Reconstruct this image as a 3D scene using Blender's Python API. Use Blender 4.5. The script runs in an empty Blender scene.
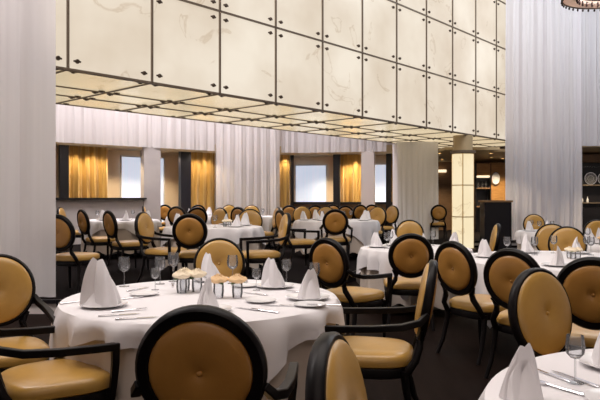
import bpy, math, random
from mathutils import Vector, Matrix
random.seed(7)
PI = math.pi
C = bpy.context.scene.collection
sc = bpy.context.scene

# ------------------------------------------------------------------ camera
EYE = 1.40
cam_d = bpy.data.cameras.new('camera'); cam = bpy.data.objects.new('camera', cam_d); C.objects.link(cam)
cam.location = (0, 0, EYE); cam.rotation_euler = (PI/2, 0, 0)
cam_d.sensor_width = 36; cam_d.lens = 614/600*36; cam_d.shift_y = -3/600
cam_d.clip_start = 0.05; cam_d.clip_end = 200
sc.camera = cam
# ------------------------------------------------------------------ world, exposure
w = bpy.data.worlds.new('World'); sc.world = w; w.use_nodes = True
w.node_tree.nodes['Background'].inputs[0].default_value = (0.75, 0.82, 1.0, 1)
w.node_tree.nodes['Background'].inputs[1].default_value = 0.25
sc.view_settings.view_transform = 'Standard'; sc.view_settings.look = 'None'
sc.view_settings.gamma = 1; sc.view_settings.exposure = 0.32
# ------------------------------------------------------------------ large lights (ceiling lighting of the hall)
def area(name, loc, size, power, color, rot=(0, 0, 0), sy=None):
    l = bpy.data.lights.new(name, 'AREA'); l.energy = power; l.color = color
    l.shape = 'RECTANGLE'; l.size = size; l.size_y = sy or size
    o = bpy.data.objects.new(name, l); C.objects.link(o); o.location = loc; o.rotation_euler = rot
    return o
area('ceiling_light_near', (1.0, 4.0, 8.0), 6, 290, (1.0, 0.90, 0.84))
area('ceiling_light_right', (6.5, 12.5, 8.0), 5, 190, (0.93, 0.95, 1.0))
area('ceiling_light_left', (-7.0, 4.5, 8.0), 4, 110, (1.0, 0.92, 0.88))
area('ceiling_light_deck', (-3.6, 14.4, 7.6), 4, 230, (1.0, 0.93, 0.95))
area('fill_light_behind', (0, -2.0, 6.0), 5, 55, (1.0, 0.84, 0.76), (math.radians(25), 0, 0))  # added fill from behind the camera, not a lamp of the hall
# unseen area lights added to brighten the sheers
area('curtain_fill_left', (-4.6, 4.6, 8.2), 4, 345, (1.0, 0.92, 0.89), (math.radians(52), 0, 0), .6)
area('curtain_fill_right', (7.6, 14.2, 8.2), 5, 140, (0.88, 0.96, 1.0), (math.radians(48), 0, 0), .6)
area('curtain_fill_deck', (-5.2, 13.0, 8.0), 6, 240, (1.0, 0.94, 0.95), (math.radians(50), 0, math.radians(38)), .6)
area('curtain_fill_middle', (-1.6, 15.4, 8.0), 4, 185, (0.96, 0.95, 1.0), (math.radians(48), 0, math.radians(10)), .6)

# ------------------------------------------------------------------ materials
def mat(name, col, rough=.5, metal=0., spec=.5, emit=None, es=0., noise=None, trans=0., bump=None, sheen=0):
    m = bpy.data.materials.new(name); m.use_nodes = True
    nt = m.node_tree; b = nt.nodes['Principled BSDF']
    b.inputs['Base Color'].default_value = (*col, 1)
    b.inputs['Roughness'].default_value = rough; b.inputs['Metallic'].default_value = metal
    b.inputs['Specular IOR Level'].default_value = spec
    if 'leather' in name: b.inputs['Coat Weight'].default_value = .35; b.inputs['Coat Roughness'].default_value = .22
    if sheen: b.inputs['Sheen Weight'].default_value = sheen
    if emit:
        b.inputs['Emission Color'].default_value = (*emit, 1); b.inputs['Emission Strength'].default_value = es
    if noise:
        scale, col2, lo, hi, stretch = noise
        tc = nt.nodes.new('ShaderNodeTexCoord'); mp = nt.nodes.new('ShaderNodeMapping')
        mp.inputs['Scale'].default_value = stretch
        n = nt.nodes.new('ShaderNodeTexNoise'); n.inputs['Scale'].default_value = scale; n.inputs['Detail'].default_value = 5
        r = nt.nodes.new('ShaderNodeValToRGB')
        r.color_ramp.elements[0].position = lo; r.color_ramp.elements[1].position = hi
        r.color_ramp.elements[0].color = (*col, 1); r.color_ramp.elements[1].color = (*col2, 1)
        nt.links.new(tc.outputs['Object'], mp.inputs[0]); nt.links.new(mp.outputs[0], n.inputs['Vector'])
        nt.links.new(n.outputs[0], r.inputs[0]); nt.links.new(r.outputs[0], b.inputs['Base Color'])
    if bump:
        n2 = nt.nodes.new('ShaderNodeTexNoise'); n2.inputs['Scale'].default_value = bump[0]
        bp = nt.nodes.new('ShaderNodeBump'); bp.inputs['Strength'].default_value = bump[1]; bp.inputs['Distance'].default_value = .01
        tc2 = nt.nodes.new('ShaderNodeTexCoord')
        nt.links.new(tc2.outputs['Object'], n2.inputs['Vector'])
        nt.links.new(n2.outputs[0], bp.inputs['Height']); nt.links.new(bp.outputs[0], b.inputs['Normal'])
    return m

def cloth_mat(name, col, transl):
    m = bpy.data.materials.new(name); m.use_nodes = True; nt = m.node_tree
    for n in list(nt.nodes): nt.nodes.remove(n)
    out = nt.nodes.new('ShaderNodeOutputMaterial')
    d = nt.nodes.new('ShaderNodeBsdfDiffuse'); t = nt.nodes.new('ShaderNodeBsdfTranslucent'); mx = nt.nodes.new('ShaderNodeMixShader')
    tc = nt.nodes.new('ShaderNodeTexCoord'); mp = nt.nodes.new('ShaderNodeMapping'); mp.inputs['Scale'].default_value = (6, 6, .08)
    n = nt.nodes.new('ShaderNodeTexNoise'); n.inputs['Scale'].default_value = 1.6; n.inputs['Detail'].default_value = 4
    r = nt.nodes.new('ShaderNodeValToRGB')
    r.color_ramp.elements[0].position = .3; r.color_ramp.elements[1].position = .7
    r.color_ramp.elements[0].color = (*[c*.92 for c in col], 1); r.color_ramp.elements[1].color = (*col, 1)
    nt.links.new(tc.outputs['Object'], mp.inputs[0]); nt.links.new(mp.outputs[0], n.inputs['Vector'])
    nt.links.new(n.outputs[0], r.inputs[0])
    nt.links.new(r.outputs[0], d.inputs[0]); nt.links.new(r.outputs[0], t.inputs[0])
    mx.inputs[0].default_value = transl
    nt.links.new(d.outputs[0], mx.inputs[1]); nt.links.new(t.outputs[0], mx.inputs[2]); nt.links.new(mx.outputs[0], out.inputs[0])
    return m

def glass_mat(name, tint=(1, 1, 1)):
    m = bpy.data.materials.new(name); m.use_nodes = True; nt = m.node_tree
    for n in list(nt.nodes): nt.nodes.remove(n)
    out = nt.nodes.new('ShaderNodeOutputMaterial'); t = nt.nodes.new('ShaderNodeBsdfTransparent'); t.inputs[0].default_value = (*tint, 1)
    g = nt.nodes.new('ShaderNodeBsdfGlossy'); g.inputs['Roughness'].default_value = .05
    lw = nt.nodes.new('ShaderNodeLayerWeight'); lw.inputs[0].default_value = .3
    mx = nt.nodes.new('ShaderNodeMixShader')
    nt.links.new(lw.outputs['Fresnel'], mx.inputs[0]); nt.links.new(t.outputs[0], mx.inputs[1]); nt.links.new(g.outputs[0], mx.inputs[2])
    df = nt.nodes.new('ShaderNodeBsdfDiffuse'); df.inputs[0].default_value = (.9, .9, .92, 1)
    m2 = nt.nodes.new('ShaderNodeMixShader'); m2.inputs[0].default_value = .055  # faint white mixed in to stand for bright reflections
    nt.links.new(mx.outputs[0], m2.inputs[1]); nt.links.new(df.outputs[0], m2.inputs[2]); nt.links.new(m2.outputs[0], out.inputs[0])
    return m

def glow_mat(name, col, col2, strength):
    """backlit translucent alabaster glass: the glow carries the veins of the stone"""
    m = bpy.data.materials.new(name); m.use_nodes = True; nt = m.node_tree; b = nt.nodes['Principled BSDF']
    b.inputs['Base Color'].default_value = (.12, .11, .10, 1); b.inputs['Roughness'].default_value = .25
    tc = nt.nodes.new('ShaderNodeTexCoord')
    n = nt.nodes.new('ShaderNodeTexNoise'); n.inputs['Scale'].default_value = .55; n.inputs['Detail'].default_value = 4  # coarse tone: uneven backlighting put into the glow colour
    n2 = nt.nodes.new('ShaderNodeTexNoise'); n2.inputs['Scale'].default_value = 1.1; n2.inputs['Detail'].default_value = 8; n2.inputs['Distortion'].default_value = 1.2
    r = nt.nodes.new('ShaderNodeValToRGB')
    r.color_ramp.elements[0].position = .3; r.color_ramp.elements[1].position = .68
    r.color_ramp.elements[0].color = (*col2, 1); r.color_ramp.elements[1].color = (*col, 1)
    v = nt.nodes.new('ShaderNodeValToRGB')                      # thin darker veins
    e = v.color_ramp.elements; e[0].position = .0; e[0].color = (1, 1, 1, 1); e[1].position = 1; e[1].color = (1, 1, 1, 1)
    a = e.new(.355); a.color = (1, 1, 1, 1); a = e.new(.37); a.color = (.72, .64, .55, 1); a = e.new(.385); a.color = (1, 1, 1, 1)
    mu = nt.nodes.new('ShaderNodeMix'); mu.data_type = 'RGBA'; mu.blend_type = 'MULTIPLY'; mu.inputs[0].default_value = .7
    nt.links.new(tc.outputs['Object'], n.inputs['Vector']); nt.links.new(tc.outputs['Object'], n2.inputs['Vector'])
    nt.links.new(n.outputs[0], r.inputs[0]); nt.links.new(n2.outputs[0], v.inputs[0])
    nt.links.new(r.outputs[0], mu.inputs[6]); nt.links.new(v.outputs[0], mu.inputs[7])
    nt.links.new(mu.outputs[2], b.inputs['Emission Color']); b.inputs['Emission Strength'].default_value = strength
    return m

M = {}
M['leather'] = mat('gold_leather', (.52, .30, .070), .32, spec=.5, noise=(9, (.46, .26, .058), .35, .7, (1, 1, 1)), bump=(160, .06))
M['leather_back'] = mat('tan_leather', (.46, .225, .048), .38, noise=(9, (.41, .195, .040), .35, .7, (1, 1, 1)), bump=(160, .06))  # same leather as the front, rear shade put into a deeper colour
M['wood'] = mat('ebony_wood', (.005, .004, .0045), .34, spec=.16, noise=(14, (.009, .007, .007), .4, .7, (1, 1, .15)))
M['brass'] = mat('brass', (.75, .50, .20), .3, 1)
M['steel'] = mat('steel', (.75, .75, .77), .18, 1)
M['dark_metal'] = mat('bronze_bar', (.17, .13, .095), .5, .3)
M['clamp'] = mat('bronze_clamp', (.10, .075, .06), .35, .8)
M['glow'] = glow_mat('alabaster_glow', (1.0, .90, .75), (.72, .59, .44), .67)
M['glow_under'] = glow_mat('alabaster_glow_under', (.95, .79, .53), (.76, .60, .38), .58)
M['glow_column'] = glow_mat('alabaster_glow_column', (1.0, .86, .58), (.95, .78, .48), .74)
M['sheer'] = cloth_mat('sheer_voile', (.90, .875, .89), .5)
M['sheer_warm'] = cloth_mat('sheer_voile_warm', (.90, .865, .865), .45)
M['sheer_lilac'] = cloth_mat('sheer_voile_lilac', (.88, .85, .90), .45)
M['wrap'] = cloth_mat('white_column_cloth', (.95, .93, .95), .08)
M['drape'] = mat('gold_drape', (.58, .36, .09), .5, noise=(3, (.40, .22, .05), .35, .7, (5, 5, .1)), sheen=.3)
M['linen'] = mat('white_linen', (.80, .78, .80), .75, spec=.25, bump=(300, .05))
M['linen_beige'] = mat('beige_linen', (.62, .54, .47), .8, spec=.2)
M['porcelain'] = mat('porcelain', (.82, .82, .83), .12)
M['glass'] = glass_mat('clear_glass', (.96, .97, .98))
M['floor'] = mat('dark_floor', (.008, .0045, .0035), .5, noise=(2.5, (.013, .0075, .006), .35, .7, (8, .6, 1)), spec=.03)
M['floor_up'] = mat('dark_carpet', (.008, .006, .0065), .9, spec=.04)
M['plaster'] = mat('grey_plaster', (.42, .38, .37), .8, noise=(2, (.46, .42, .40), .4, .6, (1, 1, 1)))
M['plaster_pale'] = mat('pale_plaster', (.66, .60, .58), .8)
M['cream'] = mat('cream_wall', (.76, .62, .46), .75, noise=(1.5, (.72, .57, .41), .4, .6, (1, 1, 1)))
M['ceil'] = mat('white_ceiling', (.7, .66, .62), .9)
M['soffit'] = mat('gold_soffit', (.50, .38, .22), .6)
M['black'] = mat('black_lacquer', (.008, .007, .009), .35)
M['navy'] = mat('navy_lacquer', (.010, .010, .018), .4)
M['woodgold'] = mat('honey_wood', (.50, .26, .08), .45, noise=(4, (.38, .18, .05), .35, .7, (1, 1, 6)))
M['walnut'] = mat('walnut_wood', (.22, .125, .06), .5, noise=(4, (.16, .085, .04), .35, .7, (1, 1, 6)))
M['day'] = mat('daylit_voile', (.6, .65, .75), .8, emit=(.62, .70, .86), es=.62, noise=(3, (.5, .55, .66), .3, .7, (6, 6, .05)))
M['lampglow'] = mat('lamp_glow', (1, .9, .7), .5, emit=(1, .80, .50), es=6)
M['shelfglow'] = mat('shelf_glow', (1, .9, .7), .5, emit=(1, .82, .55), es=1.0)
M['rose_cream'] = mat('cream_rose', (.90, .78, .58), .7)
M['rose_peach'] = mat('peach_rose', (.90, .62, .34), .7)
M['leaf'] = mat('leaf', (.08, .16, .05), .6)
M['bead'] = mat('smoked_bead', (.05, .03, .03), .15)

# ------------------------------------------------------------------ mesh helpers
class MB:
    def __init__(s): s.v = []; s.f = []
    def add(s, vs, fs):
        k = len(s.v); s.v += [tuple(p) for p in vs]; s.f += [tuple(i+k for i in f) for f in fs]; return s
    def box(s, x0, x1, y0, y1, z0, z1, mtx=None):
        vs = [Vector((x, y, z)) for x in (x0, x1) for y in (y0, y1) for z in (z0, z1)]
        if mtx: vs = [mtx @ p for p in vs]
        return s.add(vs, [(0, 1, 3, 2), (4, 6, 7, 5), (0, 4, 5, 1), (2, 3, 7, 6), (0, 2, 6, 4), (1, 5, 7, 3)])
    def grid(s, rows, closed=False, cap0=False, cap1=False):
        n = len(rows[0]); k = len(s.v)
        for r in rows: s.v += [tuple(p) for p in r]
        for i in range(len(rows)-1):
            for j in range(n if closed else n-1):
                a = k+i*n+j; b = k+i*n+(j+1) % n
                s.f.append((a, b, b+n, a+n))
        if cap0: s.f.append(tuple(reversed(range(k, k+n))))
        if cap1: s.f.append(tuple(range(k+(len(rows)-1)*n, k+len(rows)*n)))
        return s
    def lathe(s, prof, n=24, sx=1, sy=1, c=(0, 0, 0), mtx=None, cap=True):
        rows = []
        for r, z in prof:
            row = [Vector((c[0]+r*sx*math.cos(2*PI*j/n), c[1]+r*sy*math.sin(2*PI*j/n), c[2]+z)) for j in range(n)]
            if mtx: row = [mtx @ p for p in row]
            rows.append(row)
        cap = cap and prof[0] != prof[-1]
        return s.grid(rows, True, cap, cap)
    def tube(s, pts, rad, n=8, flat=1.0):
        """swept tube; rad = number or list; flat = width/height ratio"""
        pts = [Vector(p) for p in pts]; rad = rad if isinstance(rad, (list, tuple)) else [rad]*len(pts)
        rows = []
        for i, p in enumerate(pts):
            t = (pts[min(i+1, len(pts)-1)]-pts[max(i-1, 0)]).normalized()
            up = Vector((0, 0, 1)) if abs(t.z) < .9 else Vector((0, 1, 0))
            a = t.cross(up).normalized(); b = a.cross(t).normalized()
            ph = PI/4 if n == 4 else 0
            rows.append([p+a*rad[i]*flat*math.cos(2*PI*j/n+ph)+b*rad[i]*math.sin(2*PI*j/n+ph) for j in range(n)])
        return s.grid(rows, True, True, True)
    def build(s, name, m, parent=None, smooth=True, bevel=0, sub=0, loc=None):
        me = bpy.data.meshes.new(name); me.from_pydata(s.v, [], s.f); me.update()
        import bmesh
        bm = bmesh.new(); bm.from_mesh(me); bmesh.ops.recalc_face_normals(bm, faces=bm.faces); bm.to_mesh(me); bm.free()
        me.materials.append(m)
        if smooth:
            for p in me.polygons: p.use_smooth = True
            try: me.set_sharp_from_angle(angle=math.radians(45))
            except Exception: pass
        o = bpy.data.objects.new(name, me); C.objects.link(o)
        if bevel:
            b = o.modifiers.new('bevel', 'BEVEL'); b.width = bevel; b.segments = 2; b.limit_method = 'ANGLE'
        if sub:
            b = o.modifiers.new('sub', 'SUBSURF'); b.levels = sub; b.render_levels = sub
        if parent: o.parent = parent
        if loc: o.location = loc
        return o

def tag(o, label=None, cat=None, group=None, kind=None):
    if label: o['label'] = label
    if cat: o['category'] = cat
    if group: o['group'] = group
    if kind: o['kind'] = kind
    return o
def empty(name, loc=(0, 0, 0), rz=0):
    o = bpy.data.objects.new(name, None); C.objects.link(o); o.location = loc; o.rotation_euler = (0, 0, rz)
    o.empty_display_size = .1
    return o
def kids(o): return [x for x in C.objects if x.parent == o]
def dup(o, loc=None, rz=None, parent=None, scale=None):
    c = o.copy(); C.objects.link(c)
    if parent: c.parent = parent
    if loc is not None: c.location = loc
    if rz is not None: c.rotation_euler = (0, 0, rz)
    if scale is not None: c.scale = scale
    for ch in kids(o): dup(ch, parent=c)
    return c
def struct(name, mb, m, **k):
    return tag(mb.build(name, m, smooth=False, **k), kind='structure')
def poly_slab(pts, z0, z1):
    mb = MB(); n = len(pts)
    mb.add([(x, y, z0) for x, y in pts]+[(x, y, z1) for x, y in pts],
           [tuple(range(n-1, -1, -1)), tuple(range(n, 2*n))]+[(i, (i+1) % n, (i+1) % n+n, i+n) for i in range(n)])
    return mb
def seg_mtx(a, b):
    """frame with x along a->b, origin at a"""
    d = Vector((b[0]-a[0], b[1]-a[1], 0)); L = d.length; d.normalize()
    m = Matrix(((d.x, -d.y, 0, a[0]), (d.y, d.x, 0, a[1]), (0, 0, 1, 0), (0, 0, 0, 1)))
    return m, L

# ------------------------------------------------------------------ the setting
UP = .16            # raised deck
LOWC = 2.82         # low ceiling of the deck
struct('floor', MB().box(-13, 13, -5, 28, -.2, 0), M['floor'])
EDGE = [(-2.92, 7.36), (-.3, 7.85), (1.0, 10.4), (4.1, 16.75), (4.6, 17.15)]
deck = [(-12.8, 7.36)]+EDGE+[(12.8, 17.15), (12.8, 27.5), (-12.8, 27.5)]
struct('floor_deck', poly_slab(deck, 0.0, UP), M['floor_up'])
def strip(pts, z0, z1, out):
    mb = MB()
    for a, b in zip(pts[:-1], pts[1:]):
        m, L = seg_mtx(a, b); mb.box(0, L, -out, 0, z0, z1, m)
    return mb
struct('trim_1', strip([(-12.8, 7.36)]+EDGE+[(12.8, 17.15)], UP-.035, UP+.012, .03), M['black'])
struct('trim_2', strip([(-12.8, 7.36), (-2.92, 7.36)], 0.0, UP-.035, .012), M['plaster_pale'])
struct('trim_3', strip([(4.6, 17.15), (12.8, 17.15)], 0.05, UP-.035, .012), M['plaster'])
struct('ceiling', MB().box(-13, 13, -5, 28, 8.5, 8.7), M['ceil'])
struct('wall_left', MB().box(-13.2, -13, -5, 28, -.2, 8.7), M['plaster_pale'])
struct('wall_right', MB().box(13, 13.2, -5, 28, -.2, 8.7), M['plaster_pale'])
struct('wall_rear', MB().box(-13.2, 13.2, -5.2, -5, -.2, 8.7), M['plaster_pale'])
struct('wall_far', MB().box(-13.2, 13.2, 27.6, 27.8, -.2, 8.7), M['walnut'])

# the curved front of the low-ceilinged window bays
FAS = [(-9.6, 13.1), (-6.29, 15.9), (-2.63, 19.0), (0.0, 19.8), (3.1, 19.05)]
def on_fas(px, k=1.0):
    t = (px-300)/614
    for a, b in zip(FAS[:-1], FAS[1:]):
        den = (b[0]-a[0])-t*(b[1]-a[1]); u = (t*a[1]-a[0])/den
        if -1e-6 <= u <= 1+1e-6 or (b is FAS[-1] and u > 0): break
    return ((a[0]+(b[0]-a[0])*u)*k, (a[1]+(b[1]-a[1])*u)*k)
BK = 1.10
back = [(x*BK, y*BK) for x, y in FAS]
# ceiling of the bays
struct('ceiling_deck', poly_slab(FAS+[(back[-1][0]+.4, back[-1][1]), *reversed(back[:-1])], LOWC, LOWC+.2), M['soffit'])
mb = MB()
for a, b in zip(back[:-1], back[1:]):
    m, L = seg_mtx(a, b); mb.box(0, L, 0, .15, UP, LOWC, m)
struct('wall_bays', mb, M['cream'])
# bulkhead beam above the bays
struct('trim_4', strip(FAS, LOWC-.07, LOWC, .12), M['soffit'])
mb = MB()
for a, b in zip(FAS[:-1], FAS[1:]):
    m, L = seg_mtx(a, b); mb.box(0, L, .06, .2, LOWC+.0, 8.5, m)
struct('wall_bulkhead', mb, M['plaster_pale'])
def panel(px0, px1, k, z0, z1, th=.06):
    a, b = on_fas(px0, k), on_fas(px1, k); m, L = seg_mtx(a, b)
    return MB().box(0, L, -th, 0, z0, z1, m)
# half wall on the left with a dark ledge
struct('wall_half', panel(20, 141, 1.0, UP, 1.33, .15), M['plaster'])
struct('trim_5', panel(20, 143, .998, 1.33, 1.38, .24), M['black'])
struct('wall_pier', panel(140.5, 157, 1.0, UP, LOWC, .22), M['plaster'])
struct('wall_pier_middle', panel(362.5, 375, 1.0, UP, LOWC, .28), M['plaster_pale'])
struct('trim_6', panel(58.5, 67.5, 1.005, UP, LOWC, .1), M['black'])
struct('trim_7', panel(178.5, 188.5, 1.02, UP, LOWC, .15), M['navy'])
struct('trim_8', panel(290.3, 293.0, 1.02, UP, LOWC, .1), M['black'])
struct('trim_9', panel(334, 340.5, 1.02, UP, LOWC, .15), M['black'])
struct('trim_10', panel(386.5, 391.5, 1.02, UP, LOWC, .15), M['black'])
struct('trim_11', panel(293, 395, 1.03, 1.16, 1.24, .1), M['black'])
struct('wall_sill', panel(293, 395, 1.035, UP, 1.18, .08), M['walnut'])
for i, (p0, p1, z0, z1) in enumerate([(121, 141, 1.2, 2.62), (150, 163, .6, 2.62), (296, 326, .95, 2.5), (374, 386, .95, 2.5)]):
    wn = struct('window_%d' % (i+1), panel(p0, p1, BK*.996, z0, z1, .03), M['day'])
    fr = MB(); a, b = on_fas(p0, BK*.996), on_fas(p1, BK*.996); m, L = seg_mtx(a, b)
    for (u0, u1, v0, v1) in ((-.04, 0, z0-.04, z1+.04), (L, L+.04, z0-.04, z1+.04), (0, L, z1, z1+.04), (0, L, z0-.04, z0)):
        fr.box(u0, u1, -.06, 0, v0, v1, m)
    fr.build('window_frame', M['ceil'], wn, smooth=False)

# ------------------------------------------------------------------ curtains
def pleats(path, z0, z1, amp, period, seed, thick=0.0, gather=None):
    """pleated hanging cloth along a polyline"""
    rnd = random.Random(seed)
    pts = []; tot = 0
    for a, b in zip(path[:-1], path[1:]):
        m, L = seg_mtx(a, b); n = max(2, int(L/(period/8)))
        nx = Vector((-(b[1]-a[1]), b[0]-a[0], 0)).normalized()
        for i in range(n+(b is path[-1])):
            s_ = tot+L*i/n
            pts.append((Vector((a[0]+(b[0]-a[0])*i/n, a[1]+(b[1]-a[1])*i/n, 0)), nx, s_))
        tot += L
    ph = [rnd.uniform(0, 6.28) for _ in range(6)]
    rows = []
    for t in [i/12 for i in range(13)]:
        z = z0+(z1-z0)*t; row = []
        for p, nx, s_ in pts:
            q = s_+.02*math.sin(3*t+s_*2+ph[3])
            o = amp*(math.sin(2*PI*q/period+.9*math.sin(q*1.7/period+ph[0]))+.5*math.sin(2*PI*q/(period*.41)+ph[1]+1.2*math.sin(q/period)))
            o *= (1.1-.35*t)
            row.append((p.x+nx.x*o, p.y+nx.y*o, z))
        rows.append(row)
    return MB().grid(rows)
def curtain(name, path, z0, z1, amp, period, seed, m, label):
    return tag(pleats(path, z0, z1, amp, period, seed).build(name, m), label, 'curtain')
curtain('sheer_curtain', [(-6.6, 7.47), (-3.13, 7.47), (-2.98, 7.5)], UP+.02, 8.4, .026, .42, 1, M['sheer'],
        'tall white sheer curtain at the left edge beside the glowing panel wall')
curtain('sheer_curtain', [(5.81, 17.35), (7.98, 17.4)], UP+.02, 8.4, .05, .31, 2, M['sheer_lilac'],
        'tall white sheer curtain hanging to the floor right of the glowing panel wall')
curtain('sheer_valance', [(7.9, 17.55), (12.5, 17.6)], 2.86, 8.4, .04, .27, 3, M['sheer_lilac'],
        'short white sheer curtain at the upper right edge, ending above the bar')
F2 = [(x*.985, y*.985) for x, y in FAS]
A_, B_ = on_fas(214.5, .985), on_fas(281, .985)
curtain('sheer_valance', [F2[0], F2[1], A_], LOWC-.02, 6.6, .028, .36, 4, M['sheer_warm'],
        'long white sheer valance above the left window bays and grey half wall')
curtain('sheer_valance', [B_, F2[3], (2.65, 18.86)], LOWC-.02, 6.6, .03, .27, 5, M['sheer'],
        'white sheer valance above the middle window bays, left of the pale column')
A2, B2 = on_fas(215.5, .972), on_fas(280, .972)
curtain('sheer_curtain', [A2, on_fas(240, .972), B2], UP+.02, 6.6, .035, .27, 6, M['sheer_warm'],
        'white sheer curtain reaching the floor between the left and middle window bays')
def drape(p0, p1, k, label, seed, z0=UP+.02):
    a, b = on_fas(p0, k), on_fas(p1, k)
    curtain('gold_drape', [a, b], z0, LOWC-.01, .06, .28, seed, M['drape'], label)
drape(68, 108, 1.04, 'gold drape in the leftmost window bay above the grey half wall', 11, 1.0)
drape(189.5, 215, 1.026, 'gold drape lit by two downlights just left of the middle floor-length sheer curtain', 12)
drape(280, 290.5, 1.02, 'narrow gold drape directly right of the middle floor-length sheer curtain', 13)
drape(341, 360.5, 1.05, 'amber gold drape between the black post and the pale pier', 14)
drape(391.5, 398, 1.03, 'slim gold drape right beside the pale curtained column', 15)
# voile-wrapped column
col = empty('wrapped_column', (3.44, 18.4, 0))
tag(col, 'square pale column wrapped in white sheer cloth left of the glowing column', 'column')
MB().box(-.54, .54, -.45, .45, UP, 3.0).build('column_core', M['plaster_pale'], col, smooth=False)
q = .59
pleats([(-q, .5), (-q, -.5), (q, -.5), (q, .5), (-q, .5)], UP+.01, 3.01, .008, .16, 21).build('cloth_wrap', M['wrap'], col)

# ------------------------------------------------------------------ the hanging light box of alabaster panels
S = 1.06; W = 1.2*S; H = 1.242*S; TH = .734
O = Vector((-2.815*S, 7.439*S, EYE+1.548*S)); d = Vector((math.sin(TH), math.cos(TH), 0)); nb = Vector((-math.cos(TH), math.sin(TH), 0))
ROW = [0, 1.171*S, 1.872*S, 2.716*S]
I0, I1, K = -.25, 12, 4
box = empty('light_box', (O.x, O.y, O.z), 0); box.rotation_euler = (0, 0, PI/2-TH)      # local x along face, y into the box
tag(box, 'huge hanging box of glowing cream alabaster panels in a bronze grid', 'light box')
rest = MB(); nclamp = 0
order = [(i, k) for i in range(0, 11) for k in range(3)]
order.sort(key=lambda t: (t[0], t[1])); small = set(order[:14])
def clampmb(x, y, z, axis):
    if axis == 'y': return [MB().lathe([(.0, 0), (.030, 0), (.030, .022), (.024, .032), (0, .032)], 10, mtx=Matrix.Translation((x, y, z)) @ Matrix.Rotation(PI/2, 4, 'X')),
                            MB().box(x-.05, x+.05, y-.014, y, z-.011, z+.011)]
    return [MB().lathe([(0, 0), (.028, 0), (.028, -.022), (0, -.03)], 10, c=(x, y, z)), MB().box(x-.05, x+.05, y-.011, y+.011, z-.014, z)]
for i in range(-1, I1):
    for k in range(K):
        x0, z0 = i*W, k*H
        p = MB().box(max(I0, i)*W+.012, x0+W-.012, 0.005, .03, z0+.012, z0+H-.012).build('glass_panel', M['glow'], box, smooth=False)
        for (u, v) in ((.13, .12), (W-.13, .12), (.13, H-.12), (W-.13, H-.12)):
            if i < 0 and u < .5: continue
            a, b = clampmb(x0+u, 0.004, z0+v, 'y')
            j = MB(); j.add(a.v, a.f); j.add(b.v, b.f)
            if (i, k) in small: j.build('clamp', M['clamp'], p)
            else: rest.add(j.v, j.f)
    for r in range(3):
        x0 = i*W; y0, y1 = ROW[r], ROW[r+1]
        p = MB().box(max(I0, i)*W+.012, x0+W-.012, y0+.012, y1-.012, .005, .03).build('soffit_panel', M['glow_under'], box, smooth=False)
        for (u, v) in ((.13, .1), (W-.13, .1), (.13, y1-y0-.1), (W-.13, y1-y0-.1)):
            if i < 0 and u < .5: continue
            a, b = clampmb(x0+u, y0+v, .004, 'z')
            j = MB(); j.add(a.v, a.f); j.add(b.v, b.f)
            if i in (0, 1, 2, 3) and r == 0 and v < .2 : j.build('clamp', M['clamp'], p)
            else: rest.add(j.v, j.f)
tag(rest.build('clamp', M['clamp'], box), kind='stuff')
for i in [I0]+list(range(0, I1+1)):
    MB().box(i*W-.015, i*W+.015, -.02, .05, -.012, K*H).build('mullion', M['dark_metal'], box, smooth=False)
    MB().box(i*W-.014, i*W+.014, 0, ROW[3], -.012, .04).build('soffit_bar', M['dark_metal'], box, smooth=False)
for k in range(K+1):
    MB().box(I0*W, I1*W, -.02, .05, k*H-.015, k*H+.015).build('transom', M['dark_metal'], box, smooth=False)
for r in range(1, 4):
    MB().box(I0*W, I1*W, ROW[r]-.014, ROW[r]+.014, -.012, .04).build('soffit_bar', M['dark_metal'], box, smooth=False)
MB().box(I0*W, I1*W, .12, ROW[3], .08, K*H).build('housing', M['ceil'], box, smooth=False)

# ------------------------------------------------------------------ glowing column
gc = empty('glowing_column', (4.31, 16.25, 0)); tag(gc, 'round column of glowing cream panels with bronze bands at the end of the hall', 'column')
MB().lathe([(.0, 0), (.33, 0), (.33, .05), (.0, .05)], 24).build('base', M['dark_metal'], gc)
GA = math.radians(-104.9)
MB().lathe([(.0, 2.62), (.25, 2.62), (.25, 3.02), (0, 3.02)], 24).build('neck', M['soffit'], gc)
for k in range(3):
    z0 = .05+k*.83; z1 = z0+.83
    for q_ in range(4):
        rows = []
        for z in (z0+.012, z1-.012):
            rows.append([(.275*math.cos(a), .275*math.sin(a), z) for a in [GA+(q_*PI/2)+PI/2*(.02+.96*t/8) for t in range(9)]])
        MB().grid(rows).build('glass_panel', M['glow_column'], gc)
for k in range(4):
    z = .05+k*.83
    MB().lathe([(.2, z-.012), (.286, z-.012), (.286, z+.012), (.2, z+.012)], 28).build('band', M['brass'], gc)
for q_ in range(4):
    a = GA+q_*PI/2; x, y = .278*math.cos(a), .278*math.sin(a)
    MB().lathe([(.013, .05), (.013, 2.54)], 8, c=(x, y, 0)).build('rib', M['brass'], gc)
MB().lathe([(.0, 2.54), (.30, 2.54), (.33, 2.56), (.33, 2.62), (0, 2.62)], 28).build('capital', M['dark_metal'], gc)
MB().lathe([(.19, .05), (.19, 2.54)], 12).build('core', M['plaster_pale'], gc)
# low ceiling over the bar
struct('ceiling_bar', poly_slab([(4.06, 17.2), (5.6, 17.2), (5.6, 17.85), (7.8, 17.85), (7.8, 26), (4.06, 26)], 2.72, 2.80), M['soffit'])
struct('ceiling_bar_right', MB().box(7.9, 12.8, 17.75, 27, 2.84, 2.94), M['soffit'])

# ------------------------------------------------------------------ bar area
struct('wall_bar', MB().box(3.1, 12.9, 23.0, 23.2, UP, 2.9), M['walnut'])
def bxl(name, m, dims, label, cat, **k):
    return tag(MB().box(*dims).build(name, m, smooth=False, **k), label, cat)
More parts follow.
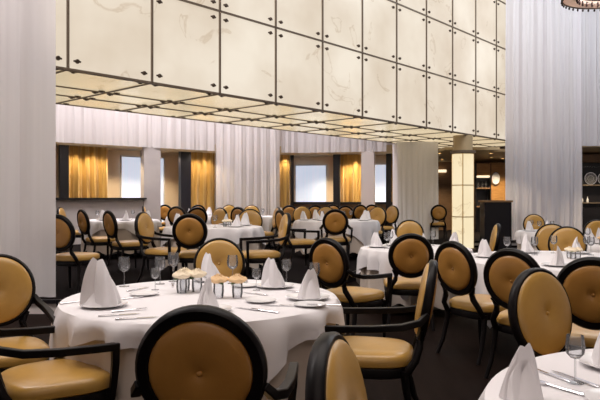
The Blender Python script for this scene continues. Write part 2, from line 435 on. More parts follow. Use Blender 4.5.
# wood wall pieces behind the glowing column
cab = empty('bar_cabinet', (0, 0, 0)); tag(cab, 'honey wood bar cabinet with dark open shelves right of the glowing column', 'cabinet')
cab.location = (6.4, 21.6, UP)
MB().box(-.18, .30, 0, .4, 2.0, 2.42).build('upper_cupboard', M['woodgold'], cab, smooth=False)
MB().box(-.2, .3, .34, .4, 0, 2.0).build('back_board', M['black'], cab, smooth=False)
MB().box(-.1, .3, .1, .3, 1.93, 2.0).build('light_strip', M['shelfglow'], cab, smooth=False)
for z in (.9, 1.55): MB().box(-.2, .3, .02, .36, z-.02, z+.02).build('shelf', M['walnut'], cab, smooth=False)
for x in (-.22, .3): MB().box(x, x+.03, 0, .4, 0, 2.42).build('side_panel', M['black'], cab, smooth=False)
def bottle(loc, h, m, label):
    return tag(MB().lathe([(0, 0), (.036, 0), (.036, .55*h), (.014, .72*h), (.013, h), (0, h)], 10).build('bottle', m, loc=loc), label, 'bottle')
bottle((6.32, 21.78, UP+1.57), .24, M['glass'], 'left clear bottle on the lit shelf of the bar cabinet')
bottle((6.46, 21.78, UP+1.57), .26, M['glass'], 'middle clear bottle on the lit shelf of the bar cabinet')
bottle((6.60, 21.78, UP+1.57), .22, M['glass'], 'right clear bottle on the lit shelf of the bar cabinet')
struct('wall_bar_panel', MB().box(6.74, 7.5, 21.75, 21.9, UP, 2.62), M['woodgold'])
pl = empty('wall_plate', (6.92, 21.72, 2.06)); pl.rotation_euler = (PI/2, 0, 0)
tag(pl, 'oval white plate with a dark rim mounted on the honey wood wall', 'plate')
MB().lathe([(0, 0), (.11, .005), (.155, .02), (.155, .03), (0, .03)], 24, sx=.9, sy=1.35).build('dish', M['porcelain'], pl)
MB().lathe([(.15, 0), (.175, 0), (.175, .025), (.15, .025)], 24, sx=.9, sy=1.35).build('rim', M['walnut'], pl)
st = empty('host_station', (5.30, 16.65, 0)); tag(st, 'tall black service counter left of the right sheer curtain', 'counter')
MB().box(-.36, .36, -.22, .22, 0, 1.26).build('body', M['black'], st, smooth=False)
MB().box(-.39, .39, -.25, .25, 1.26, 1.31).build('top', M['walnut'], st, smooth=False)
sg = empty('wall_screen', (4.86, 22.9, 1.68)); tag(sg, 'small black screen on the brown wall right of the pale column', 'screen')
MB().box(-.13, .13, 0, .06, 0, .5).build('panel', M['black'], sg, smooth=False)
MB().box(-.15, .15, .02, .08, -.02, .52).build('frame', M['dark_metal'], sg, smooth=False)
bxl('wall_shelf', M['shelfglow'], (4.95, 5.45, 22.85, 23.0, 2.32, 2.42), 'lit cream shelf strip on the brown wall above the black screen', 'shelf')
# bar at the far right edge
br = empty('back_bar', (9.9, 19.6, UP)); tag(br, 'dark back bar with glass shelves at the far right edge', 'bar')
MB().box(-1.6, 2.4, .3, .4, 0, 2.6).build('back_board', M['black'], br, smooth=False)
for z in (1.05, 1.62, 2.2): MB().box(-1.55, 2.4, 0, .3, z-.015, z+.015).build('shelf', M['glass'] if z > 2 else M['dark_metal'], br, smooth=False)
MB().box(-1.6, 2.4, -.05, .3, 0, .9).build('base_cabinet', M['black'], br, smooth=False)
MB().box(-1.6, 2.4, .05, .3, 2.35, 2.60).build('upper_board', M['walnut'], br, smooth=False)
def ringdecor(x, z, r, label):
    o = empty('glass_disc', (x, 19.66, z)); o.rotation_euler = (PI/2, 0, 0); tag(o, label, 'glass disc')
    MB().lathe([(r-.02, -.02), (r, -.02), (r, .02), (r-.02, .02), (r-.02, -.02)], 28).build('ring', M['steel'], o)
    MB().lathe([(r*.45, -.015), (r*.5, -.015), (r*.5, .015), (r*.45, .015), (r*.45, -.015)], 20).build('inner_ring', M['steel'], o)
    MB().lathe([(0, -.004), (r-.02, -.004), (r-.02, .004), (0, .004)], 28).build('pane', M['glass'], o)
ringdecor(9.30, UP+1.83, .2, 'left etched glass disc standing on the back bar shelf')
ringdecor(9.72, UP+1.83, .2, 'right etched glass disc standing on the back bar shelf at the photo edge')
for i, (x, h) in enumerate([(8.88, .2), (9.06, .22), (9.24, .18)]):
    bottle((x, 19.74, UP+1.07), h, M['porcelain'], ['left', 'middle', 'right'][i]+' white jar-like bottle on the lower back bar shelf')

# ------------------------------------------------------------------ downlights
def downlight(x, y, z, p, label, spot=True):
    o = empty('downlight', (x, y, z)); tag(o, label, 'downlight', 'recessed downlights')
    MB().lathe([(.045, 0), (.06, 0), (.06, -.012), (.045, -.012), (.045, 0)], 16).build('trim_ring', M['brass'], o)
    MB().lathe([(0, -.004), (.044, -.004), (.044, -.008), (0, -.008)], 16).build('lens', M['lampglow'], o)
    if spot:
        l = bpy.data.lights.new('spot', 'SPOT'); l.energy = p*3.8; l.color = (1, .80, .54); l.spot_size = math.radians(120); l.spot_blend = .6; l.shadow_soft_size = .05
        s_ = bpy.data.objects.new('downlight_beam', l); C.objects.link(s_); s_.parent = o; s_.location = (0, 0, -.03)
for px, k, lab, p in [(75, 1.018, 'downlight in the low ceiling above the leftmost gold drape, left one', 13), (97, 1.018, 'downlight in the low ceiling above the leftmost gold drape, right one', 13),
                   (124, 1.03, 'downlight in the low ceiling in front of the leftmost window', 40), (171, 1.03, 'downlight in the low ceiling in front of the window left of the navy post', 40),
                   (196, 1.006, 'downlight above the gold drape beside the floor-length sheer, left one', 9), (210, 1.006, 'downlight above the gold drape beside the floor-length sheer, right one', 9),
                   (286, 1.006, 'downlight above the narrow gold drape right of the floor-length sheer', 10),
                   (328, 1.04, 'downlight above the widest window of the middle bays', 50), (354, 1.03, 'downlight above the amber gold drape', 24), (381, 1.03, 'downlight above the slim window beside the pale pier', 40)]:
    x, y = on_fas(px, k); downlight(x, y, LOWC, p, lab)
downlight(4.18, 18.4, 2.72, 40, 'downlight in the bar ceiling left of the glowing column', False)
downlight(5.75, 18.5, 2.72, 30, 'nearest downlight in the bar ceiling right of the glowing column')
downlight(6.35, 20.4, 2.72, 45, 'downlight in the bar ceiling just above the bar cabinet')
downlight(6.90, 20.9, 2.72, 45, 'added downlight in the bar ceiling above the oval wall plate')  # extra light added to brighten the honey wood wall
downlight(5.0, 21.6, 2.72, 45, 'added downlight in the bar ceiling above the lit cream shelf strip')  # extra light added to brighten the brown wall
downlight(9.3, 18.6, 2.84, 60, 'downlight in the ceiling above the back bar at the right edge')

# ------------------------------------------------------------------ chandelier
ch = empty('chandelier', (3.52, 7.0, 3.69)); tag(ch, 'round beaded glass chandelier cut off at the top right corner', 'chandelier')
MB().lathe([(.485, .01), (.497, 0), (.503, .015), (.495, .025), (.485, .01)], 48).build('rim', M['dark_metal'], ch)
MB().lathe([(.497, .02), (.49, .30), (.484, .30), (.491, .02)], 48, cap=False).build('shade', cloth_mat('chandelier_glass', (.88, .80, .76), .6), ch)
MB().lathe([(.28, .05), (.34, .05), (.34, .12), (.28, .12), (.28, .05)], 40).build('inner_band', M['bead'], ch)
MB().lathe([(.35, .012), (.492, .012), (.492, .018), (.35, .018), (.35, .012)], 48).build('diffuser_ring', bpy.data.materials['chandelier_glass'], ch)
ll = bpy.data.lights.new('bulb', 'POINT'); ll.energy = 22; ll.color = (1, .9, .82); ll.shadow_soft_size = .06
lo = bpy.data.objects.new('chandelier_bulb', ll); C.objects.link(lo); lo.parent = ch; lo.location = (0, 0, .22)
MB().lathe([(0, .3), (.49, .3), (.49, .33), (0, .33)], 40).build('top_plate', M['ceil'], ch)
MB().lathe([(.012, .33), (.012, 4.90)], 8).build('stem', M['dark_metal'], ch)
for j in range(44):
    a = 2*PI*j/44
    MB().lathe([(0, -.035), (.010, -.025), (.012, -.012), (.004, .002), (.003, .02)], 8, c=(.495*math.cos(a), .495*math.sin(a), 0)).build('bead', M['bead'], ch)
for j in range(30):
    a = 2*PI*j/30
    MB().lathe([(0, -.05), (.014, -.035), (.014, .0), (.004, .02)], 8, c=(.33*math.cos(a), .33*math.sin(a), .02)).build('pendant', M['bead'], ch)

# ------------------------------------------------------------------ chairs
def sup(a, n): return (abs(math.cos(a))**(2/n)*(1 if math.cos(a) >= 0 else -1), abs(math.sin(a))**(2/n)*(1 if math.sin(a) >= 0 else -1))
DY, DZ, TILT = -.33, .785, math.radians(10)
def disc_m(): return Matrix.Translation((0, DY, DZ)) @ Matrix.Rotation(TILT, 4, 'X') @ Matrix.Rotation(PI/2, 4, 'X')     # local z -> -y (rear)
def make_chair(arms):
    t = empty('dining_armchair' if arms else 'dining_chair')
    # seat cushion (rounded, slightly wider in front)
    def ring(f, z, n=36):
        out = []
        for j in range(n):
            c, s_ = sup(2*PI*j/n, 3.2); wd = .265+.02*s_
            out.append((c*wd*f, .02+s_*.27*f, z))
        return out
    MB().grid([ring(.95, .415), ring(1.0, .425), ring(1.01, .45), ring(.985, .475), ring(.90, .490), ring(.6, .500), ring(.2, .503)], True, True, True).build('seat', M['leather'], t)
    MB().grid([ring(.92, .352), ring(.97, .360), ring(.985, .40), ring(.96, .415)], True, True, True).build('seat_frame', M['wood'], t)
    m = disc_m(); RX, RZ = .236, .240
    # rim
    rows = []
    sec = [(-.052, -.014), (-.046, -.024), (-.012, -.026), (0, -.014), (0, .014), (-.012, .026), (-.046, .024), (-.052, .014)]
    for j in range(49):
        a = 2*PI*j/48; rows.append([m @ Vector(((RX+u)*math.cos(a), (RZ+u)*math.sin(a), v)) for u, v in sec])
    MB().grid(rows, True).build('back_rim', M['wood'], t)
    def pad(sgn, mname, name):
        prof = [(1.0, .012), (.985, .020), (.93, .030), (.80, .037), (.55, .042), (.25, .042), (.10, .034), (.04, .029), (0.001, .028)]
        ins = .022 if sgn < 0 else .048; up = .010 if sgn < 0 else 0
        rows = [[m @ Vector(((RX-ins)*r*math.cos(2*PI*j/40), (RZ-ins)*r*math.sin(2*PI*j/40), sgn*(z+up))) for j in range(40)] for r, z in [(1.0, .002)]+prof]
        o = MB().grid(rows, True, True, True).build(name, M[mname], t)
        b = MB().lathe([(0, 0), (.011, 0), (.011, .004), (.007, .008), (0, .009)], 12, mtx=m @ Matrix.Translation((0, 0, (.029+up)*sgn)) @ Matrix.Rotation(0 if sgn > 0 else PI, 4, 'X')).build('button', M[mname], o)
    pad(-1, 'leather', 'back_pad'); pad(1, 'leather_back', 'rear_panel')
    for s_ in (-1, 1):
        MB().tube([(s_*.205, -.215, .385), (s_*.200, -.262, .46), (s_*.158, -.283, .53), (s_*.150, -.292, .575), (s_*.185, -.308, .635)], [.024, .024, .026, .024, .016], 8).build('back_support', M['wood'], t)
        MB().tube([(s_*.21, -.20, .40), (s_*.215, -.215, .28), (s_*.222, -.25, .13), (s_*.235, -.31, 0.0)], [.025, .022, .019, .016], 8).build('leg', M['wood'], t)
        MB().tube([(s_*.225, .23, .40), (s_*.228, .235, .30), (s_*.226, .235, .12), (s_*.226, .24, 0.0)], [.026, .024, .018, .013], 8).build('leg', M['wood'], t)
        if arms:
            pts = [(s_*.222, -.332, .735), (s_*.25, -.29, .69), (s_*.278, -.19, .665), (s_*.29, -.03, .652), (s_*.29, .15, .645), (s_*.288, .262, .642)]
            ar = MB().tube(pts, [.022, .026, .027, .027, .027, .027], 4, 1.05).build('arm', M['wood'], t, bevel=.005)
            MB().tube([(s_*.288, .243, .655), (s_*.286, .243, .56), (s_*.276, .238, .46), (s_*.262, .232, .37)], [.027, .026, .024, .022], 4, 1.0).build('arm_post', M['wood'], ar, bevel=.005)
    return t
PROTO = {}
def chair(P, F, label, arms=False, z=0.0):
    F = Vector((F[0], F[1])).normalized(); x, y = P[0]+.33*F.x, P[1]+.33*F.y; rz = math.atan2(-F.x, F.y)
    if arms not in PROTO: o = PROTO[arms] = make_chair(arms); o.location = (x, y, z); o.rotation_euler = (0, 0, rz)
    else: o = dup(PROTO[arms], (x, y, z), rz)
    return tag(o, label, 'chair', 'round-backed gold leather dining chairs')
# main floor
chair((-0.35, 2.18), (.06, 1), 'round-backed tan armchair seen from behind in front of the near left table', True)
chair((0.11, 1.69), (.96, -.28), 'gold chair cut off at the bottom middle, seen nearly from the side')
chair((.765, 3.70), (-1, .20), 'gold armchair on the right side of the near left table, back edge-on', True)
chair((-0.74, 5.64), (.05, -1), 'gold chair facing the camera behind the standing napkin of the near left table')
chair((0.27, 5.73), (.68, .73), 'armchair just right behind the near left table, turned towards the middle table', True)
chair((1.16, 6.42), (.1, 1), 'tan chair seen from behind in front of the small middle table')
chair((1.34, 5.3), (.85, .53), 'tan chair at the left end of the right table, its gold seat showing')
chair((1.58, 4.55), (.72, .69), 'tan chair seen from behind at the right table, second from its left end')
chair((1.87, 3.91), (.5, .87), 'tan chair seen from behind at the right table, cut by the right edge')
chair((1.275, 3.25), (.52, -.85), 'large gold chair facing the camera behind the near right table')
chair((-2.0, 4.05), (.5, -.87), 'gold armchair cut by the left edge beside the near left table', True)
chair((-1.57, 3.02), (.82, .57), 'armchair at the bottom left corner showing its seat and both arms', True)
chair((2.8, 8.8), (-.97, .16), 'slim edge-on gold chair in front of the black service counter')
chair((3.59, 8.75), (-.38, -.93), 'gold chair with thick dark rim behind the right table, left one of two facing')
chair((3.44, 7.9), (-.3, -.95), 'gold chair facing the camera behind the right table, right one of two')
chair((5.21, 13.67), (-.2, -1), 'beige-lit chair at the foot of the right sheer curtain')
chair((4.98, 10.28), (-.1, -1), 'gold chair behind the table at the far right edge')
chair((1.82, 10.19), (-.2, -1), 'gold chair facing the camera behind the small middle table near the pale column')
# raised deck
chair((-3.06, 7.78), (.25, 1), 'tan chair on the deck half hidden by the left sheer curtain', z=UP)
chair((-5.28, 13.6), (1, .05), 'dark chair peeking out beside the left sheer curtain before the half wall', z=UP)
chair((-3.95, 11.2), (.75, .66), 'oval-looking gold chair before the half wall, left of two alike', z=UP)
chair((-3.15, 10.19), (.75, .66), 'oval-looking gold chair before the half wall, right of two alike', z=UP)
chair((-2.29, 9.05), (.95, -.3), 'gold armchair at the left side of the deck table', True, UP)
chair((-1.46, 8.14), (.05, 1), 'tan chair seen full round from behind at the deck table', z=UP)
chair((-0.21, 8.55), (-.97, -.25), 'armchair at the right side of the deck table, facing left', True, UP)
chair((-0.32, 10.65), (.9, .4), 'armchair at the left end of the middle deck table, facing right', True, UP)
chair((0.64, 11.10), (.1, 1), 'tan armchair seen full round from behind at the middle deck table', True, UP)
chair((-0.92, 11.28), (.0, -1), 'bright gold chair facing the camera behind the deck table', z=UP)
chair((-1.38, 13.86), (.55, .83), 'dark-rimmed brown chair behind the bright gold one on the deck', z=UP)
chair((-1.34, 16.93), (0, -1), 'small beige chair in front of the floor-length sheer curtain', z=UP)
chair((-1.66, 12.65), (-.6, -.75), 'small gold chair turned left behind the deck table', z=UP)
chair((-2.25, 13.39), (-.3, .95), 'small gold chair seen from behind below the gold drape with two downlights', z=UP)
chair((-2.91, 14.51), (.2, 1), 'small round gold chair below the window left of the navy post', z=UP)
chair((-0.51, 13.30), (-.95, -.3), 'narrow gold chair right of the small back table', z=UP)
chair((-3.86, 15.25), (1, .2), 'dark chair in front of the grey pier on the deck', z=UP)
chair((0.05, 15.16), (.1, -1), 'far gold chair below the widest window, left of two facing', z=UP)
chair((0.61, 14.42), (0, -1), 'far gold chair below the widest window, right of two facing', z=UP)
chair((1.19, 16.09), (.1, 1), 'far orange-tan chair below the amber gold drape', z=UP)
chair((1.77, 14.04), (-.6, -.8), 'oval beige chair right of the middle deck table', z=UP)
chair((2.37, 15.81), (-.8, -.6), 'dim chair beside the pale curtained column', z=UP)
chair((0.42, 16.93), (0, 1), 'farthest dark-backed chair under the widest window, right one', z=UP)
chair((-.28, 16.6), (.1, 1), 'farthest dark-backed chair under the widest window, left one', z=UP)
chair((4.0, 17.7), (.1, 1), 'dim chair between the pale column and the glowing column', z=UP)
chair((-3.95, 18.0), (.2, 1), 'far dark-rimmed chair left of the navy post, below the bright window', z=UP)
chair((-2.95, 17.75), (-.3, 1), 'far dark-rimmed chair just right of the navy post', z=UP)
chair((-2.02, 17.5), (.4, -.9), 'far chair at the left edge of the floor-length sheer curtain', z=UP)
chair((1.0, 18.4), (.2, 1), 'farthest dark-rimmed chair in front of the black post beside the amber drape', z=UP)
chair((1.75, 17.9), (-.3, 1), 'farthest dark-rimmed chair in front of the pale pier', z=UP)
chair((2.15, 18.3), (.2, 1), 'farthest dark-rimmed chair between the pale pier and the pale column', z=UP)
sb = empty('sideboard', (2.12, 16.2, UP)); tag(sb, 'low black sideboard left of the pale curtained column', 'sideboard')
MB().box(-.3, .18, -.2, .2, .04, .6).build('body', M['black'], sb, smooth=False)
MB().box(-.32, .2, -.22, .22, .6, .63).build('top', M['walnut'], sb, smooth=False)
MB().box(-.28, .16, -.18, .18, 0, .04).build('plinth', M['black'], sb, smooth=False)

# ------------------------------------------------------------------ tables and cloths
def cloth_mb(R, drop, nf, seed, amp=.03, corner=None):
    rnd = random.Random(seed); N = 96; rows = []
    ph = rnd.uniform(0, 6); ph2 = rnd.uniform(0, 6)
    for r in (0.001, .3, .6, .85, .97): rows.append([(R*r*math.cos(2*PI*j/N), R*r*math.sin(2*PI*j/N), 0) for j in range(N)])
    for t in [.0, .04, .15, .35, .6, .8, 1.0]:
        row = []
        for j in range(N):
            a = 2*PI*j/N
            fold = math.sin(nf*a+ph+.8*math.sin(3*a+ph2))
            e = amp*(t**.7)*(fold+.4*math.sin(nf*2.3*a))
            rr = R+.012+.03*min(1, t*4)+e
            if corner is None: hang = drop*(1+.05*fold*t)
            else:                                               # square cloth: short along its sides, long at its four corners
                b = a-corner-PI/4; sq = 1/max(abs(math.cos(b)), abs(math.sin(b)))
                hang = drop*.42+(R+drop*.5)*(sq-1)*.95+.012*fold
            dz = -hang*t-.006
            row.append((rr*math.cos(a), rr*math.sin(a), dz))
        rows.append(row)
    return MB().grid(rows, True, True)
def table(x, y, R, z, who, drop=.3, under=True, seed=1):
    t = empty('dining_table', (x, y, z)); tag(t, 'round table, '+who, 'table', 'round dining tables')
    MB().lathe([(0, .72), (R-.03, .72), (R-.01, .728), (R-.01, .738), (R-.03, .744), (0, .744)], 48).build('tabletop', M['walnut'], t)
    MB().lathe([(.06, .04), (.055, .4), (.07, .72)], 20).build('pedestal', M['black'], t)
    MB().lathe([(0, 0), (.33, 0), (.33, .02), (.1, .05), (0, .05)], 28).build('base', M['black'], t)
    o = cloth_mb(R, drop, 19, seed, .034, math.radians(200) if seed == 1 else seed*.7).build('tablecloth', M['linen'], loc=(x, y, z+.757))
    tag(o, 'white tablecloth on the '+who, 'tablecloth', 'white round tablecloths')
    if under:
        o = cloth_mb(R-.045, .62, 13, seed+50, .035).build('table_skirt', M['linen_beige'], loc=(x, y, z+.751))
        tag(o, 'beige undercloth of the '+who, 'tablecloth', 'beige underskirts')
TZ = .758
table(-.635, 3.99, .86, 0, 'large table at the near left', .26, True, 1)
table(1.5, 1.72, .93, 0, 'table in the near right corner', .26, True, 2)
table(2.75, 6.35, 1.05, 0, 'large right table behind the tan chair backs', .3, False, 3)
table(1.46, 7.76, .68, 0, 'small table in the middle of the main floor', .5, True, 4)
table(4.70, 11.6, .55, 0, 'small table by the right sheer curtain', .3, True, 5)
table(4.70, 8.5, .83, 0, 'table at the right edge by the back bar', .3, True, 6)
table(-1.42, 10.1, .78, UP, 'deck table behind the near left table', .35, True, 7)
table(-3.8, 13.0, .78, UP, 'deck table in front of the grey half wall', .3, True, 8)
table(-.88, 15.4, .6, UP, 'small back deck table', .5, True, 9)
table(.76, 12.8, .85, UP, 'middle deck table left of the pale column', .45, True, 10)
table(-2.8, 16.1, .65, UP, 'far deck table below the gold drape', .3, True, 12)

# ------------------------------------------------------------------ table settings
def make_napkin():
    """stiff linen folded into an upright peak with a slanted crest, deep side creases and a turned-back flap"""
    N, T = 48, 16; rows = []
    for i in range(T+1):
        t = i/T; row = []
        for j in range(N):
            a = 2*PI*j/N
            k = 1-.38*t**1.4-.22*t**6
            crease = 1+.20*math.cos(3*a+.6+.7*t)+.12*math.cos(5*a-1.4*t)+.06*math.cos(11*a)
            r = .084*k*crease
            fl = .80*(1-t)**.7+.10
            x = r*math.cos(a)*1.08+.018*t; y = r*math.sin(a)*fl+.014*math.sin(2.6*t)
            top = .205+.050*math.cos(a-.9)+.016*math.cos(3*a)
            row.append((x, y, top*t-.012*t*(1-t)*math.cos(2*a)))
        rows.append(row)
    n = MB().grid(rows, True, True, True).build('folded_napkin', M['linen'])
    for sgn, hh, off in ((-1, .17, .4), (1, .13, -.5)):
        rows = []
        for i in range(11):
            t = i/10; row = []
            for j in range(15):
                u = j/14-.5
                a = sgn*PI/2+off+u*2.1
                r = .102*(1-.60*t)+.008*math.sin(PI*t)+.006*math.cos(9*u)
                row.append((r*math.cos(a)*1.15+.03*t*off, r*math.sin(a)*(.86-.45*t), hh*t*(1-1.1*abs(u)**1.3)+.002))
            rows.append(row)
        MB().grid(rows).build('fold', M['linen'], n)
    return n
def make_plate():
    o = MB().lathe([(0, 0), (.075, 0), (.085, .004), (.135, .016), (.137, .020), (.085, .010), (.07, .007), (0, .006)], 36).build('plate', M['porcelain']); return o
def make_glass(h=.20, r=.04):
    o = empty('wine_glass')
    MB().lathe([(0, 0), (.034, 0), (.034, .003), (.008, .008), (0, .009)], 20).build('foot', M['glass'], o)
    MB().lathe([(.0042, .006), (.0038, .5*h)], 10).build('stem', M['glass'], o)
    MB().lathe([(.004, .5*h), (.02, .53*h), (.036, .62*h), (r, .75*h), (r*.85, h), (r*.82, h), (r*.96, .75*h), (.033, .63*h), (.001, .535*h)], 22).build('bowl', M['glass'], o)
    return o
def make_knife():
    o = empty('table_knife'); MB().box(-.009, .009, -.11, 0, 0, .006).build('handle', M['steel'], o, bevel=.002)
    MB().add([(-.009, 0, .001), (.009, 0, .001), (.010, .08, .001), (-.004, .115, .001), (-.009, .08, .001), (-.009, 0, .004), (.009, 0, .002), (.010, .08, .002), (-.004, .115, .003), (-.009, .08, .004)],
             [(4, 3, 2, 1, 0), (5, 6, 7, 8, 9), (0, 1, 6, 5), (1, 2, 7, 6), (2, 3, 8, 7), (3, 4, 9, 8), (4, 0, 5, 9)]).build('blade', M['steel'], o, smooth=False); return o
def make_fork():
    o = empty('table_fork'); MB().tube([(0, -.10, .004), (0, -.03, .004), (0, .04, .006)], [.007, .005, .004], 8, 1.3).build('handle', M['steel'], o)
    h = MB().box(-.012, .012, .035, .055, .005, .009)
    for k in range(4): h.box(-.0118+k*.0066, -.0082+k*.0066, .055, .098, .006, .009)
    h.build('tines', M['steel'], o, smooth=False); return o
def make_flowers(n, mname):
    o = empty('flower_arrangement')
    rnd = random.Random(n*3+len(mname))
    for k in range(n):
        a = 2*PI*k/n; x, y = (.048*math.cos(a), .048*math.sin(a)) if n > 1 else (0, 0)
        v = MB().lathe([(0, 0), (.024, 0), (.028, .03), (.026, .075), (.024, .075), (.025, .03), (.020, .006), (0, .006)], 16, c=(x, y, 0)).build('vase', M['glass'], o)
        b = MB()
        for L in range(4):                                          # nested petal cups curling inwards
            R_ = .047-.011*L; rows = []
            for t in [q_/8 for q_ in range(9)]:
                rr = R_*(.30+.74*math.sin(PI*(.12+.68*t))); row = []
                for j in range(24):
                    a_ = 2*PI*j/24
                    row.append((x+rr*(1+.10*t*math.cos(5*a_+L*1.3))*math.cos(a_), y+rr*(1+.10*t*math.cos(5*a_+L*1.3))*math.sin(a_), .074+.004*L+(.030+.001*L)*t+.004*t*math.cos(5*a_+L)))
                rows.append(row)
            b.grid(rows, True, True, L == 3)
        b.build('rose', M[mname], o)
        lf = MB()
        for p in range(3):
            pa = p*2.1+k; rows = []
            for i in range(5):
                t = i/4; w_ = .014*math.sin(PI*t); c_, s_ = math.cos(pa), math.sin(pa); rr = .02+.032*t
                rows.append([(x+rr*c_-w_*s_, y+rr*s_+w_*c_, .082-.01*t), (x+rr*c_+w_*s_, y+rr*s_-w_*c_, .082-.01*t)])
            lf.grid(rows)
        lf.build('leaf', M['leaf'], o)
    return o
PR = {}
def put(kind, maker, x, y, z, label, cat, group, rz=0, sc_=1):
    if kind not in PR: o = PR[kind] = maker(); o.location = (x, y, z); o.rotation_euler = (0, 0, rz)
    else: o = dup(PR[kind], (x, y, z), rz)
    o.scale = (sc_, sc_, sc_)
    return tag(o, label, cat, group)
def napkin(x, y, label, base=0, rz=0, s=1, plate=True):
    z = TZ+base+.001
    if plate:
        put('plate', make_plate, x, y, z, 'plate under the '+label, 'plate', 'white dinner plates'); z += .0075
    put('napkin', make_napkin, x, y, z, label, 'napkin', 'standing white napkins', rz, s)
def glass(x, y, label, base=0, s=1): put('glass', make_glass, x, y, TZ+base+.001, label, 'wine glass', 'clear wine glasses', 0, s)
def knife(x, y, label, rz, base=0): put('knife', make_knife, x, y, TZ+base+.001, label, 'knife', 'steel table knives', rz)
def fork(x, y, label, rz, base=0): put('fork', make_fork, x, y, TZ+base+.001, label, 'fork', 'steel table forks', rz)
# near left table
nl = ' on the near left table'
napkin(-1.15, 3.60, 'large standing napkin at the left side'+nl, 0, 3.4, 1.1)
napkin(-.68, 4.70, 'standing napkin at the far side'+nl, 0, 2.6, .82)
napkin(-.18, 4.36, 'peaked napkin at the far right'+nl, 0, 3.0, .80)
napkin(.05, 3.86, 'peaked napkin at the right edge'+nl, 0, .4, .72)
napkin(-.52, 3.45, 'shaded napkin just above the near chair back'+nl, 0, 1.2, .72)
glass(-1.26, 4.40, 'wine glass beside the large left napkin'+nl, 0, 1.05)
glass(-1.03, 4.52, 'left of the two paired wine glasses at the back'+nl)
glass(-.96, 4.66, 'right of the two paired wine glasses at the back'+nl, 0, 1.1)
glass(-.50, 4.55, 'wine glass right of the far napkin'+nl, 0, 1.05)
glass(.10, 4.20, 'wine glass between the two right napkins'+nl, 0, .95)
glass(-1.30, 3.93, 'wine glass left of the flowers, low at the table edge'+nl, 0, .8)
put('flower3', lambda: make_flowers(3, 'rose_cream'), -.76, 4.16, TZ+.001, 'cream roses in three small glass vases'+nl, 'flowers', 'table flowers', 0, 1.3)
put('flower2', lambda: make_flowers(2, 'rose_peach'), -.46, 3.92, TZ+.001, 'peach roses in two small glass vases'+nl, 'flowers', 'table flowers', 0, 1.25)
knife(-.98, 3.33, 'knife in front of the left plate'+nl, -1.2)
knife(-.86, 3.24, 'knife near the front rim left of the near chair back'+nl, -1.3)
fork(-1.36, 3.74, 'fork left of the large napkin'+nl, -.9)
knife(-.28, 3.50, 'knife right of the shaded napkin'+nl, 1.0)
knife(-.12, 3.62, 'knife beside the right edge plate, left one'+nl, 1.5)
fork(-.20, 3.44, 'fork near the front right rim'+nl, 1.0)
fork(.0, 4.12, 'fork between the two right napkins'+nl, 1.2)
knife(-.40, 4.62, 'knife right of the far plate'+nl, .1)
fork(-.92, 4.44, 'fork by the paired wine glasses'+nl, .2)
put('plate', make_plate, -.24, 3.76, TZ+.001, 'empty bread plate at the right front'+nl, 'plate', 'white dinner plates', 0, .7)
put('plate', make_plate, -1.02, 4.02, TZ+.001, 'empty bread plate left of the cream roses'+nl, 'plate', 'white dinner plates', 0, .7)
fork(-1.08, 3.86, 'fork behind the large left napkin'+nl, -.9)
fork(-.96, 3.46, 'fork right of the left plate'+nl, -1.1)
knife(-.30, 4.06, 'knife right of the peach roses'+nl, .9)
fork(.14, 3.62, 'fork at the right rim in front of the right napkin'+nl, 1.5)
knife(-1.12, 4.26, 'knife behind the bread plate near the left glass'+nl, -.5)
glass(-.30, 4.22, 'low wine glass right of the peach roses'+nl, 0, .75)
glass(-1.00, 4.24, 'low wine glass left of the cream roses'+nl, 0, .75)
glass(-.10, 4.55, 'wine glass behind the far right napkin'+nl, 0, .9)
put('plate', make_plate, .06, 3.62, TZ+.001, 'bread plate at the right rim'+nl, 'plate', 'white dinner plates', 0, .7)
put('plate', make_plate, -.40, 4.40, TZ+.001, 'bread plate right of the far napkin'+nl, 'plate', 'white dinner plates', 0, .7)
# near right table
nr = ' on the near right table'
napkin(.70, 1.95, 'standing napkin at the left rim'+nl.replace('left', 'right'), 0, .3, .68, False)
napkin(1.20, 2.32, 'standing napkin cut by the right edge'+nr, 0, -.2, 1.05)
glass(.95, 2.12, 'wine glass left of the cut-off napkin'+nr, 0, .82)
glass(1.06, 2.02, 'low wine glass at the photo edge'+nr, 0, .7)
knife(.90, 2.22, 'left knife of the pair behind the standing napkin'+nr, .35)
knife(.97, 2.16, 'right knife of the pair behind the standing napkin'+nr, .35)
fork(.86, 2.06, 'fork right of the standing napkin'+nr, .6)
put('plate', make_plate, 1.00, 1.90, TZ+.001, 'white plate at the bottom edge'+nr, 'plate', 'white dinner plates', 0, .8)
# other tables
def setting(tx, ty, R, base, who, naps, gls, fl=None):
    for i, (a, f, lab) in enumerate(naps):
        napkin(tx+R*f*math.cos(a), ty+R*f*math.sin(a), lab+' on the '+who, base, a, .74+.1*(i % 2))
    for a, f, lab in gls:
        glass(tx+R*f*math.cos(a), ty+R*f*math.sin(a), 'wine glass '+lab+' on the '+who, base)
    if fl: put(*fl[:2], tx+fl[2], ty+fl[3], base+TZ+.001, fl[4], 'flowers', 'table flowers')
setting(2.75, 6.35, 1.05, 0, 'right table', [(2.9, .75, 'napkin at the left end'), (1.75, .7, 'napkin at the far side, left one'), (1.0, .7, 'napkin at the far side, right one'), (.3, .75, 'napkin at the right end'), (4.2, .7, 'napkin at the near side')],
        [(2.4, .6, 'at the far left'), (1.35, .65, 'between the two far napkins'), (.75, .6, 'right of the pair of far napkins'), (.9, .8, 'behind the right far napkin'), (1.9, .45, 'left of the flowers')],
        ('flower3', None, .1, .05, 'cream roses in small vases on the right table'))
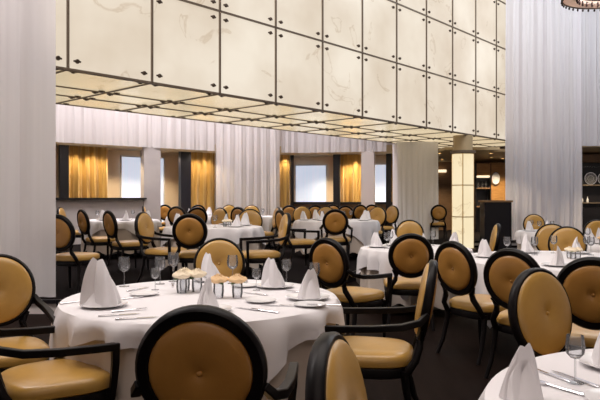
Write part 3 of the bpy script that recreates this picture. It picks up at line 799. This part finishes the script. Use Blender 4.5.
setting(1.46, 7.76, .68, 0, 'small middle table', [(3.0, .7, 'napkin at the left'), (2.1, .6, 'napkin at the far left'), (.2, .75, 'napkin at the right'), (4.7, .65, 'napkin at the near side')],
        [(2.6, .5, 'left of centre'), (3.5, .6, 'at the near left'), (.8, .6, 'at the far right')])
setting(4.70, 11.6, .55, 0, 'small table by right sheer curtain', [(3.3, .7, 'tall napkin at the left'), (1.2, .6, 'napkin at the far side')], [(3.9, .7, 'at the front left'), (4.5, .6, 'at the front'), (2.4, .6, 'at the back left')])
setting(4.70, 8.5, .83, 0, 'table at the right edge', [(2.5, .75, 'napkin at the far left'), (3.3, .7, 'napkin at the left end')], [(2.9, .8, 'at the left rim'), (3.8, .8, 'at the front left')],
        ('flower2', None, -.62, -.28, 'peach roses in small vases on the table at the right edge'))
setting(-1.42, 10.1, .78, UP, 'deck table', [(5.7, .6, 'napkin at the front right'), (.5, .7, 'napkin at the right end'), (2.6, .7, 'napkin at the far left'), (3.5, .72, 'napkin at the left end'), (1.3, .7, 'napkin at the far side')],
        [(3.0, .5, 'left of the flowers'), (4.9, .55, 'at the front'), (.0, .5, 'right of the flowers')], ('flower3', None, .22, -.1, 'cream roses in small vases on the deck table'))
setting(-3.8, 13.0, .78, UP, 'deck table by the half wall', [(2.6, .7, 'napkin at the far left'), (4.2, .6, 'napkin at the near side'), (.4, .7, 'tall right napkin'), (5.2, .6, 'napkin at the front right')], [(3.6, .6, 'at the left'), (.9, .4, 'at the back')])
setting(-.88, 15.4, .6, UP, 'small back deck table', [(2.9, .6, 'napkin at the left'), (.1, .6, 'napkin at the right')], [(4.6, .5, 'at the front')])
setting(.76, 12.8, .85, UP, 'middle deck table', [(3.3, .8, 'napkin at the left end'), (2.6, .55, 'napkin left of centre'), (4.0, .55, 'napkin near the tan armchair'), (5.7, .75, 'tall napkin at the right front'), (.1, .75, 'tall napkin at the right end'), (1.5, .7, 'napkin at the far side')],
        [(3.6, .4, 'left of centre'), (5.0, .5, 'at the front'), (.7, .5, 'at the back right')])
setting(-2.8, 16.1, .65, UP, 'far deck table', [(2.9, .6, 'napkin at the left'), (.2, .6, 'napkin at the right'), (4.6, .6, 'napkin at the near side')], [])
